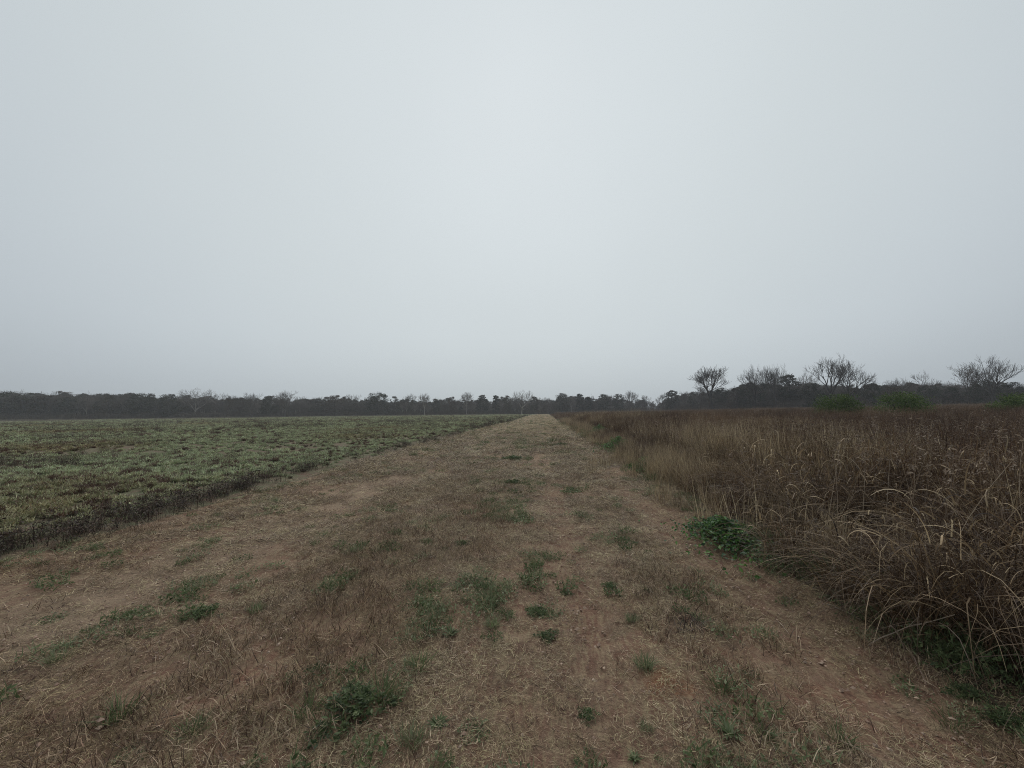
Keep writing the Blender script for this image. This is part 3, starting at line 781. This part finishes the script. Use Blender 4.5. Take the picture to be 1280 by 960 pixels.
KINDS = {
    'bareA': (bare_kind(11, 12, spread=0.66, trunk_frac=0.26, levels=5, rad=0.25, tipmin=0.022), 12), 'bareB': (bare_kind(12, 12, spread=0.55, trunk_frac=0.22, levels=5, upright=0.7, rad=0.24, tipmin=0.022), 12),
    'bareC': (bare_kind(13, 12, spread=0.75, trunk_frac=0.3, levels=5, upright=0.4, rad=0.25, tipmin=0.022), 12), 'bareD': (bare_kind(14, 12, spread=0.5, trunk_frac=0.35, levels=5, upright=0.8, rad=0.22, tipmin=0.022, kids=(2, 4)), 12),
    'paleA': (bare_kind(15, 12, spread=0.6, trunk_frac=0.3, levels=5, upright=0.7, rad=0.25, tipmin=0.022, bark=(0.26, 0.235, 0.21), twigc=(0.15, 0.13, 0.115)), 12), 'paleB': (bare_kind(16, 12, spread=0.7, trunk_frac=0.25, levels=5, upright=0.5, rad=0.25, tipmin=0.022, bark=(0.26, 0.235, 0.21), twigc=(0.16, 0.14, 0.125)), 12),
    'vase': (bare_kind(21, 12, spread=0.66, trunk_frac=0.34, levels=5, upright=0.8, rad=0.32, tipmin=0.024, kids=(3, 4), bark=(0.05, 0.044, 0.04), twigc=(0.06, 0.052, 0.047)), 12),
    'bigA': (bare_kind(31, 16, spread=0.60, trunk_frac=0.28, levels=5, upright=0.8, rad=0.42, tipmin=0.024, kids=(3, 4), bark=(0.05, 0.044, 0.04), twigc=(0.06, 0.052, 0.047)), 16), 'bigB': (bare_kind(32, 16, spread=0.64, trunk_frac=0.26, levels=5, upright=0.7, rad=0.40, tipmin=0.024, kids=(3, 4), bark=(0.05, 0.044, 0.04), twigc=(0.06, 0.052, 0.047)), 16),
    'everA': (leafy_kind(41, 11, 8.5, EVERC), 11), 'everB': (leafy_kind(42, 11, 6.5, EVERC), 11), 'everC': (leafy_kind(43, 11, 10.5, EVERC, 1.2), 11),
    'slim': (leafy_kind(44, 11, 4.2, EVERC, 0.8), 11), 'brownA': (leafy_kind(45, 11, 8.5, BROWNC, 0.8), 11), 'brownB': (leafy_kind(46, 11, 7, BROWNC + EVERC[:2], 0.7), 11),
}
DEPTH = ([-150, 0, 150, 300, 450, 560, 700, 815, 870, 920, 1000, 1100, 1280, 1420], [150, 158, 172, 200, 222, 240, 250, 238, 195, 160, 145, 128, 112, 105])
def depth_at(px): return float(np.interp(px, *DEPTH))
TREES = [
 # px, top y, kind, depth offset, width factor, label
 (14, 489, 'everC', 6, 1.3, 'broad dark tree mass at the far left edge of the photo'),
 (52, 493, 'brownA', 4, 1.2, 'hazy brown tree second in from the left edge of the photo'),
 (84, 496, 'everA', 6, 1.2, 'low dark tree just left of the bare spiky treetop'),
 (107, 488, 'bareD', 8, 0.8, 'bare spiky treetop rising from the hazy wood at far left'),
 (135, 495, 'brownB', 3, 1.2, 'low brown tree just right of the bare spiky treetop'),
 (175, 491, 'everC', 4, 1.0, 'rounded dark tree in the hazy wood beyond the low field'),
 (212, 492, 'everA', 3, 1.0, 'dark tree just left of the wide pale bare crown'),
 (243, 483, 'paleB', 5, 1.25, 'wide pale bare crown, tallest treetop of the left half'),
 (281, 490, 'bareB', -16, 0.9, 'bare tree with forked dark trunk standing forward of the left wood'),
 (300, 496, 'brownA', 3, 0.9, 'brown tree between two bare forked trees of the left wood'),
 (315, 490, 'bareA', -8, 0.9, 'spiky bare tree just right of the forked dark trunk'),
 (336, 494, 'everB', 4, 1.1, 'rounded dark tree just left of the broad twiggy bare crown'),
 (360, 487, 'bareC', -10, 1.0, 'broad twiggy bare crown at the middle of the left treeline'),
 (381, 495, 'bareD', 0, 0.8, 'slender bare tree just right of the broad twiggy crown'),
 (399, 498, 'brownB', 3, 1.0, 'low brown tree left of a rounded brown crown in the treeline'),
 (418, 493, 'brownA', 2, 1.1, 'rounded brown crown two trees left of the dark domed evergreen'),
 (441, 492, 'bareA', -6, 0.9, 'bare grey tree just left of the dark domed evergreen'),
 (472, 490, 'everC', 2, 0.95, 'dark domed evergreen standing above the left half of the treeline'),
 (492, 495, 'brownB', 0, 0.9, 'small brown tree just right of the dark domed evergreen'),
 (510, 491, 'bareB', -4, 0.95, 'tall bare tree left of the one with the pale trunk'),
 (531, 491, 'paleA', -12, 0.9, 'bare tree with a pale trunk left of the treeline notch'),
 (546, 500, 'everB', 6, 0.8, 'low dark tree in the notch of the treeline'),
 (565, 495, 'brownA', 0, 0.7, 'pale brown tree just right of the notch in the treeline'),
 (583, 489, 'paleA', -5, 0.95, 'tall bare tree right of the notch above the low field'),
 (603, 493, 'everB', 2, 0.9, 'dark tree left of the track end beside a slim evergreen'),
 (620, 493, 'slim', 0, 1.0, 'slim dark evergreen left of the broad fan shaped bare tree'),
 (634, 494, 'brownB', 2, 0.8, 'brown tree tucked against the broad fan shaped bare tree'),
 (652, 486, 'paleB', -6, 1.05, 'broad fan shaped bare tree left of the far end of the track'),
 (668, 495, 'everB', 2, 0.8, 'dark tree just left of the far end of the track'),
 (683, 496, 'bareD', 0, 0.8, 'thin bare tree above the far end of the track'),
 (703, 491, 'everA', -3, 0.95, 'large dark tree just right of the far end of the track'),
 (714, 494, 'paleA', -5, 0.7, 'bare tree overlapping the large dark tree by the track end'),
 (725, 491, 'slim', -2, 1.1, 'slim upright evergreen right of the track end'),
 (736, 495, 'slim', 0, 1.2, 'shorter slim evergreen beside the upright one right of track end'),
 (743, 492, 'bareD', 3, 0.7, 'thin bare tree between evergreens right of the track end'),
 (755, 492, 'everB', -3, 1.0, 'dark rounded evergreen above the brown grass right of track end'),
 (773, 492, 'everA', -3, 0.85, 'dark evergreen touching the rounded reddish bare crown'),
 (788, 487, 'bareC', -8, 0.85, 'rounded reddish bare crown beside the treeline gap'),
 (806, 493, 'bareA', 0, 0.7, 'small bare tree at the edge of the gap in the treeline'),
 (829, 490, 'bareB', -2, 0.8, 'bare tree at the start of the nearer right hand wood'),
 (840, 487, 'everB', 0, 1.0, 'dark evergreen at the start of the nearer right hand wood'),
 (856, 488, 'bareA', -3, 0.8, 'bare tree between evergreens left of the lone vase shaped tree'),
 (868, 489, 'everA', 4, 0.8, 'dark evergreen just left of the lone vase shaped tree'),
 (876, 481, 'bareC', 6, 0.8, 'small bare crown touching the lone vase shaped tree'),
 (891, 454, 'vase', -18, 1.2, 'lone bare vase shaped tree with dark trunk above the grass'),
 (903, 484, 'everA', 4, 0.9, 'dark evergreen just right of the lone vase shaped tree'),
 (922, 484, 'brownA', 0, 1.1, 'brown tree below and left of three fanned bare crowns'),
 (944, 454, 'bigB', -6, 0.75, 'leftmost of three fanned bare crowns above the brown thicket'),
 (958, 457, 'bareB', 8, 0.9, 'middle of three fanned bare crowns above the brown thicket'),
 (971, 453, 'bigA', -6, 0.7, 'rightmost of three fanned bare crowns above the brown thicket'),
 (938, 480, 'everC', -2, 0.9, 'dark tree mass below the three fanned bare crowns'),
 (988, 467, 'everB', 6, 0.9, 'flat topped dark tree right of the three fanned bare crowns'),
 (1011, 463, 'paleB', 14, 0.9, 'faint bare tree left of the largest bare tree'),
 (1018, 478, 'everA', -4, 0.9, 'dark evergreen at the foot of the largest bare tree'),
 (1039, 443, 'bigA', -10, 1.0, 'largest bare tree, tall and fan shaped above the brown field'),
 (1060, 448, 'bigB', -12, 0.85, 'spreading bare tree leaning right beside the largest bare tree'),
 (1072, 484, 'brownB', 2, 1.0, 'low brown tree right of the two largest bare trees'),
 (1094, 478, 'everB', 0, 1.1, 'dark square topped tree between bare crowns of the right wood'),
 (1126, 471, 'bareC', 3, 1.05, 'dome shaped twiggy crown above the middle green bush'),
 (1118, 482, 'brownA', -3, 1.1, 'brown tree under the dome shaped twiggy crown'),
 (1156, 461, 'bareD', 12, 0.9, 'small faint bare tree alone between the dome and the gap'),
 (1162, 481, 'everC', 0, 0.8, 'dark tree at the foot of the small faint bare tree'),
 (1192, 483, 'everB', -2, 0.8, 'low dark tree at the gap left of the rightmost bare pair'),
 (1209, 453, 'bareC', -4, 0.8, 'left tree of the rightmost bare pair, leaning left'),
 (1244, 442, 'bigB', -12, 0.95, 'right tree of the rightmost bare pair, tall and wide'),
 (1232, 474, 'everC', -8, 0.7, 'dark evergreen under the rightmost bare pair'),
 (1268, 477, 'everA', -2, 1.0, 'dark tree at the right edge of the photo'),
]
def place_tree(px, top, kind, dz, wf, label, i):
    d = depth_at(px) + dz
    x, y = bearing(px, d)
    z = float(H(x, y)) - 0.05
    hor = 515 - (px - 640) * math.tan(roll)
    h = CAM_H + (hor - top) * d / F_PX - z
    (mt, mc), h0 = KINDS[kind]
    s = h / h0
    if kind[:4] not in ('bare', 'vase', 'bigA', 'bigB', 'pale'): wf *= 1.25
    o = empty('bare_tree' if kind[:2] in ('ba', 'va', 'bi', 'pa') else 'leafy_tree', (x, y, z), 0.9 * i, (s * wf, s * wf, s))
    link('trunk', mt, o); link('crown', mc, o)
    tag(o, label, 'tree', 'trees along the edge of the fields')
for i, a in enumerate(TREES): place_tree(*a, i)

# the wood behind them, which reads as one mass, and the thicket at its foot
def joint(kinds):
    out = []
    for k in kinds:
        (mt, mc), h0 = KINDS[k]
        g = Geo()
        for mi, me in enumerate((mt, mc)):
            V = np.empty(len(me.vertices) * 3, np.float32); me.vertices.foreach_get('co', V)
            Fq = np.array([list(p.vertices) + [-1] * (4 - len(p.vertices)) for p in me.polygons])
            T = np.empty(len(me.vertices) * 4, np.float32); me.attributes['tint'].data.foreach_get('color', T)
            g.add(V.reshape(-1, 3) / h0, Fq, T.reshape(-1, 4)[:, :3], mi)
        out.append(proto(g.build('wood_tree', (mt.materials[0], mc.materials[0]))))
    return out
wood = joint(['everA', 'everB', 'brownB', 'brownA', 'slim', 'brownB', 'paleB', 'bareA', 'paleA', 'bareD', 'bareB', 'bareC'])
pts, hs, kn = [], [], []
for px in np.arange(-190, 1460, 3.2):
    for row, (dd, top) in enumerate(((8, 507), (17, 505), (28, 503), (42, 501.5), (60, 500))):
        q = px + rng.uniform(-2, 2); d = depth_at(q) + dd + rng.uniform(-3, 4)
        if 808 < q < 822 and row > 2: continue
        x, y = bearing(q, d)
        t = top - float(np.interp(q, [815, 860, 900, 930], [0, 5, 10, 18])) + rng.normal(0, 2.0) + 9 * (vnoise(q / 11.0, row * 0.4, 5) - .5) - float(np.interp(q, [150, 300], [5.5, 0]))
        hor = 515 - (q - 640) * math.tan(roll)
        bare_ = rng.random() < ((0.85, 0.7, 0.35, 0.15, 0.1)[row] if q < 900 else 0.35)
        kn.append(rng.integers(6, 12) if bare_ else rng.integers(0, 6))
        if bare_: t -= rng.uniform(0, 4.5)
        pts.append((x, y)); hs.append(max(2.0, CAM_H + (hor - t) * d / F_PX - float(H(x, y))))
scatter('distant_wood', wood, np.array(pts), np.array(hs), 'dense dark wood behind the single trees all along the fields', 'wood', tilt=0.03, kinds=np.array(kn))
def thicket_proto(i):
    g = Geo(); n = 110
    a, r = rng.uniform(0, 6.28, n), 1.5 * np.sqrt(rng.random(n))
    base = np.column_stack((r * np.cos(a), r * np.sin(a), np.zeros(n)))
    blades(g, base, rng.uniform(0, 6.28, n), rng.uniform(1.2, 3.2, n), 0.05, rng.uniform(0, 0.3, n), rng.uniform(0, 0.7, n), 3, [(0.095, 0.076, 0.064), (0.06, 0.05, 0.043), (0.14, 0.118, 0.10)], 0, wob=0.15)
    C = np.column_stack((1.6 * rng.normal(0, 0.6, (420, 2)), rng.uniform(0.1, 2.6, 420)))
    leaves(g, C, rng.uniform(0.12, 0.3, 420), BROWNC + EVERC[:1], mi=1, aspect=0.5)
    return proto(g.build('thicket', (M['twig'], M['ever'])))
thk = [thicket_proto(i) for i in range(4)]
pts, ss = [], []
for px in np.arange(-180, 1440, 2.2):
    for k in range(2):
        q = px + rng.uniform(-2, 2); d = depth_at(q) + rng.uniform(-4, 8)
        pts.append(bearing(q, d)); ss.append(rng.uniform(0.6, 1.15) * (1.35 if q > 845 else 1.0))
scatter('thicket', thk, np.array(pts), np.array(ss), 'bare brown brush and saplings at the foot of the wood', 'thicket')
# pale rough grass where the fields meet the wood
pg_ = []
def pale_proto(i):
    g = Geo(); n = 90
    base = np.column_stack((rng.normal(0, 0.6, (n, 2)), np.zeros(n)))
    blades(g, base, rng.uniform(0, 6.28, n), rng.uniform(0.3, 0.8, n), 0.03, rng.uniform(0, 0.5, n), rng.uniform(0, 0.8, n), 3, [(0.23, 0.19, 0.14), (0.17, 0.14, 0.10), (0.2, 0.18, 0.14)])
    return proto(g.build('pale_grass', (M['pale'],)))
pts = []
for px in np.arange(-170, 640, 1.1):
    q = px + rng.uniform(-1, 1); pts.append(bearing(q, depth_at(q) - rng.uniform(3, 14)))
for px in np.arange(845, 1100, 1.3):
    q = px + rng.uniform(-1, 1); pts.append(bearing(q, depth_at(q) - rng.uniform(6, 12)))
scatter('rough_grass', [pale_proto(i) for i in range(3)], np.array(pts), rng.uniform(0.5, 1.1, len(pts)), 'pale rough grass strip where the fields meet the wood', 'grass')

# ------------------------------------------------------------------ green bushes in the tall grass
def bush(px, top, d, wpx, label, seed):
    x, y = bearing(px, d); z = float(H(x, y)) - 0.02
    hor = 515 - (px - 640) * math.tan(roll)
    h = CAM_H + (hor - top) * d / F_PX - z
    wd = wpx * d / F_PX
    o = empty('green_bush', (x, y, z)); tag(o, label, 'bush', 'green bushes in the brown grass')
    gs, gf = Geo(), Geo()
    for i in range(16):
        a = rng.uniform(0, 6.28); e_ = np.array([math.cos(a) * wd * 0.4 * rng.random(), math.sin(a) * wd * 0.3 * rng.random(), h * rng.uniform(0.6, 0.9)])
        tube(gs, [np.zeros(3), e_ * (0.6, 0.6, 0.5), e_], [0.03, 0.02, 0.008], 4, (0.06, 0.05, 0.04))
    for i in range(130):
        a, u = rng.uniform(0, 6.28), rng.uniform(0.08, 0.95)
        rr = math.sqrt(max(0.05, 1 - (2 * u - 0.8) ** 2 * 0.7)) * math.sqrt(rng.uniform(0.05, 1))
        c = np.array([wd * 0.46 * rr * math.cos(a), wd * 0.30 * rr * math.sin(a), h * u * (1 - 0.25 * rr * rng.random())])
        n = 60
        C = c + rng.normal(0, 1, (n, 3)) * (wd * 0.06, wd * 0.06, h * 0.07); C[:, 2] = np.clip(C[:, 2], 0.03, h)
        leaves(gf, C, rng.uniform(0.07, 0.15, n), [(0.075, 0.122, 0.030), (0.100, 0.152, 0.040), (0.055, 0.090, 0.025), (0.13, 0.172, 0.052)], aspect=0.5)
    link('stems', gs.build('stems', (M['bark'],)), o); link('foliage', gf.build('foliage', (M['weed'],)), o)
bush(1046, 493, 32, 66, 'green bush below the two largest bare trees', 1)
bush(1128, 490, 29, 74, 'green bush in the brown grass under the dome shaped crown', 2)
bush(1274, 491, 27, 66, 'green bush cut off by the right edge of the photo', 3)

# ------------------------------------------------------------------ weeds one can pick out on the track
def weed_mesh(kind, seed):
    g = Geo()
    if kind == 'dark':                              # dense low leafy clump of uneven outline
        ph = rng.uniform(0, 6.28)
        for j in range(60):
            a = rng.uniform(0, 6.28)
            r = 0.5 * math.sqrt(rng.random()) * (0.72 + 0.28 * math.sin(3 * a + ph) + 0.1 * rng.normal())
            c = np.array([r * math.cos(a), r * math.sin(a), 0.02 + 0.20 * max(0.1, 1 - r * r * 3.4) * rng.uniform(0.2, 1)])
            n = 16
            leaves(g, c + rng.normal(0, 0.035, (n, 3)) * (1, 1, 0.6) + (0, 0, 0.02), rng.uniform(0.045, 0.11, n), DARK_G, aspect=0.42, updir=0.6, outward=np.array([math.cos(a) * 0.5, math.sin(a) * 0.5, 0.45]))
        n = 90
        base = np.column_stack((rng.normal(0, 0.27, (n, 2)), np.zeros(n)))
        blades(g, base, rng.uniform(0, 6.28, n), rng.uniform(0.15, 0.36, n), 0.016, rng.uniform(0.1, 0.9, n), rng.uniform(0.2, 1.0, n), 4, MID_G + STRAW[:2], wob=0.1)
    elif kind == 'feather':                         # pale feathery tuft
        n = 130
        base = np.column_stack((rng.normal(0, 0.13, (n, 2)), np.zeros(n)))
        blades(g, base, np.arctan2(base[:, 1], base[:, 0]) + rng.normal(0, 0.7, n), rng.uniform(0.3, 0.62, n), 0.022, rng.uniform(0.1, 0.9, n), rng.uniform(0, 0.7, n), 4, GREY_G, wob=0.1)
    elif kind == 'tuft':                            # green grass tuft
        n = 120
        base = np.column_stack((rng.normal(0, 0.14, (n, 2)), np.zeros(n)))
        blades(g, base, np.arctan2(base[:, 1], base[:, 0]) + rng.normal(0, 0.6, n), rng.uniform(0.25, 0.62, n), 0.02, rng.uniform(0.1, 1.0, n), rng.uniform(0.2, 1.1, n), 5, MID_G + DARK_G[:2], wob=0.08)
    elif kind == 'rosette':                         # flat rosette of narrow leaves
        n = 40
        base = np.column_stack((rng.normal(0, 0.03, (n, 2)), np.full(n, 0.02)))
        blades(g, base, np.linspace(0, 6.28, n) + rng.normal(0, 0.1, n), rng.uniform(0.3, 0.52, n), 0.075, rng.uniform(0.7, 1.3, n), rng.uniform(0.1, 0.5, n), 5, MID_G + GREY_G[:1], bulge=0.6, tipw=0.15)
    elif kind == 'spread':                          # loose leafy patch
        n = 300
        a, r = rng.uniform(0, 6.28, n), 0.5 * rng.random(n) ** 0.6
        C = np.column_stack((r * np.cos(a), r * np.sin(a), rng.uniform(0.01, 0.12, n)))
        leaves(g, C, rng.uniform(0.05, 0.11, n), GREY_G + MID_G, aspect=0.55, updir=0.9)
    elif kind == 'dry':                             # dead dark clump
        n = 170
        base = np.column_stack((rng.normal(0, 0.22, (n, 2)), np.zeros(n)))
        blades(g, base, rng.uniform(0, 6.28, n), rng.uniform(0.12, 0.35, n), 0.016, rng.uniform(0.2, 1.2, n), rng.uniform(0.2, 1.0, n), 4, DEADC, wob=0.2)
    return g.build('weed', (M['dead' if kind == 'dry' else 'weed'],))
WM = {k: [weed_mesh(k, s) for s in range(3)] for k in ('dark', 'feather', 'tuft', 'rosette', 'spread', 'dry')}
for i, (px, py, wpx, kind, label) in enumerate(WEEDS):
    x, y, z, wd = WPOS[i]
    s = wd / (0.95 if kind in ('dark', 'spread', 'rosette', 'dry') else 0.8)
    o = empty('weed_' + {'dark': 'clump', 'feather': 'tuft', 'tuft': 'tuft', 'rosette': 'rosette', 'spread': 'patch', 'dry': 'clump'}[kind], (x, y, z - 0.004), 1.7 * i, (s, s, s * (0.62 if kind == 'dark' else 0.8)))
    tag(link('leaves', WM[kind][i % 3], o), kind='stuff')
    tag(o, label, 'weed', 'weeds on the track')

# the leafy bramble at the corner of the tall grass
def bramble(px, py, wpx, hpx, label):
    p = at(px, py); z = float(H(p.x, p.y))
    depth = (p - Vector((0, 0, CAM_H))).dot(fwd)
    wd, h = wpx * depth / F_PX, hpx * depth / F_PX
    o = empty('bramble', (p.x + 0.1, p.y + 0.25, z), 0.0, (1, 1.5, 1)); tag(o, label, 'bramble')
    gs, gf = Geo(), Geo()
    for i in range(26):
        a = rng.uniform(0, 6.28); rr = rng.random()
        e_ = np.array([math.cos(a) * wd * 0.45 * rr, math.sin(a) * wd * 0.45 * rr, h * rng.uniform(0.3, 0.9)])
        tube(gs, [np.array([e_[0] * 0.2, e_[1] * 0.2, 0]), e_ * (0.7, 0.7, 0.8), e_], [0.005, 0.004, 0.002], 4, (0.07, 0.055, 0.04))
    n = 2600
    a, r, u = rng.uniform(0, 6.28, n), np.sqrt(rng.random(n)), rng.random(n) ** 0.7
    r = np.abs(rng.normal(0, 0.52, n)) * (0.6 + 0.8 * vnoise(np.cos(a) * 2.2 + 9, np.sin(a) * 2.2, 6))
    lump = 0.25 + 1.1 * fbm(r * np.cos(a) * 3 + 5, r * np.sin(a) * 3, 3)
    C = np.column_stack((wd * 0.5 * r * np.cos(a), wd * 0.5 * r * np.sin(a), 0.02 + h * u * lump * np.exp(-1.6 * r * r)))
    leaves(gf, C, rng.uniform(0.025, 0.06, n), [(0.085, 0.180, 0.045), (0.130, 0.235, 0.060), (0.055, 0.120, 0.040), (0.08, 0.14, 0.075)], aspect=0.6, updir=0.8)
    link('stems', gs.build('stems', (M['dead'],)), o); link('foliage', gf.build('foliage', (M['weed'],)), o)
bramble(908, 684, 120, 25, 'nearest and brightest green leafy bramble at the foot of the tall grass')
bramble(748, 547, 44, 14, 'farthest low green bramble along the foot of the tall grass')
bramble(772, 566, 56, 17, 'wide green bramble along the tall grass right of the round far weed')
bramble(806, 590, 44, 14, 'small green bramble at the grass edge beyond the bright green one')

# ------------------------------------------------------------------ drooping tussocks at the edge of the tall grass
def tussock(px, py, h, label, seed):
    p = at(px, py); z = float(H(p.x, p.y))
    o = empty('grass_tussock', (p.x, p.y, z), math.pi + 0.5 * math.sin(seed * 2.1)); tag(o, label, 'tussock', 'drooping tussocks along the track')
    g1, g2 = Geo(), Geo()
    droop_geo(g1, 170, 0.20, h * 0.9)
    curl_geo(g2, 30, 0.4, h)
    n = 60
    base = np.column_stack((rng.normal(0, 0.09, (n, 2)), np.zeros(n)))
    blades(g1, base, rng.uniform(0, 6.28, n), h * 0.9 * rng.uniform(0.7, 1.1, n), 0.006, rng.uniform(0, 0.5, n), rng.uniform(0.2, 0.9, n), 5, TALL, wob=0.06)
    tag(link('leaves', g1.build('leaves', (M['pale'],)), o), kind='stuff'); tag(link('curled_tips', g2.build('curled_tips', (M['pale'],)), o), kind='stuff')
tussock(985, 708, 0.62, 'drooping tussock just right of the green bramble', 1)
tussock(1062, 752, 0.70, 'drooping tussock between the bramble and the big right hand tussock', 2)
tussock(1145, 800, 0.80, 'big drooping tussock hanging toward the track above the leafy weed', 3)
tussock(1222, 822, 0.85, 'drooping tussock above the dark corner weeds', 4)
tussock(1275, 800, 0.9, 'pale curled tussock at the right edge of the photo', 5)
tussock(1190, 742, 0.85, 'pale curled tussock behind the big drooping one', 6)

# fallen stalks and sticks
def stick(x0, y0, x1, y1, r, col, label, lift=0.02, lift1=None):
    a, b = at(x0, y0), at(x1, y1)
    a.z = float(H(a.x, a.y)) + lift * 0.3; b.z = float(H(b.x, b.y)) + (lift if lift1 is None else lift1)
    g = Geo(); k = 7
    P_ = [np.array(a.lerp(b, i / (k - 1))) for i in range(k)]
    c0 = np.array(a)
    L_ = (b - a).length
    for i in range(1, k - 1): P_[i] = P_[i] + rng.normal(0, 0.012 * L_, 3) + (0, 0, 0.03 * L_ * math.sin(i / (k - 1) * math.pi))
    tube(g, [q - c0 for q in P_], np.linspace(r, r * 0.55, k), 5, col)
    q = np.array(P_[3]) - c0
    tube(g, [q, q + (np.array(b) - np.array(a)) * 0.14 + (0.02, 0.03, 0.02)], [r * 0.6, r * 0.3], 4, col)
    o = link('fallen_stalk', g.build('fallen_stalk', (M['pale'],), True)); o.location = a
    tag(o, label, 'stalk')
stick(1096, 948, 1036, 922, 0.006, (0.36, 0.28, 0.2), 'pale fallen stick lying on the soil near the bottom right')
stick(1086, 806, 1200, 842, 0.004, (0.36, 0.29, 0.22), 'long pale stalk reaching out of the tall grass over the track', 0.05, 0.30)
stick(1092, 778, 1190, 806, 0.0035, (0.33, 0.26, 0.2), 'thin pale stalk above the long one leaning out of the grass', 0.05, 0.36)
stick(972, 768, 986, 786, 0.003, (0.40, 0.32, 0.24), 'short straw lying by the right hand wheel line')
stick(1034, 756, 1076, 778, 0.004, (0.32, 0.25, 0.19), 'pale broken stalk lying at the edge of the tall grass')
stick(1140, 822, 1158, 858, 0.004, (0.27, 0.19, 0.15), 'brown bent stalk beside the leafy weed at right')

# ------------------------------------------------------------------ the damp air
g = Geo()
x0, x1, y0, y1, z0, z1 = -1700, 1700, -300, 1800, -3, 24
g.add([(x0, y0, z0), (x1, y0, z0), (x1, y1, z0), (x0, y1, z0), (x0, y0, z1), (x1, y0, z1), (x1, y1, z1), (x0, y1, z1)],
      np.array([[0, 3, 2, 1], [4, 5, 6, 7], [0, 1, 5, 4], [1, 2, 6, 5], [2, 3, 7, 6], [3, 0, 4, 7]]), (1, 1, 1))
hm, t = new_mat('haze')
pv = N(t, 'ShaderNodeVolumePrincipled')
pv.inputs['Color'].default_value = (0.93, 0.96, 1.0, 1)
pv.inputs['Density'].default_value = 0.00050
pv.inputs['Anisotropy'].default_value = 0.0
o_ = N(t, 'ShaderNodeOutputMaterial'); t.links.new(pv.outputs[0], o_.inputs['Volume'])
tag(link('haze', g.build('haze', (hm,))), 'thin damp haze in the air over the fields', 'haze', kind='stuff')
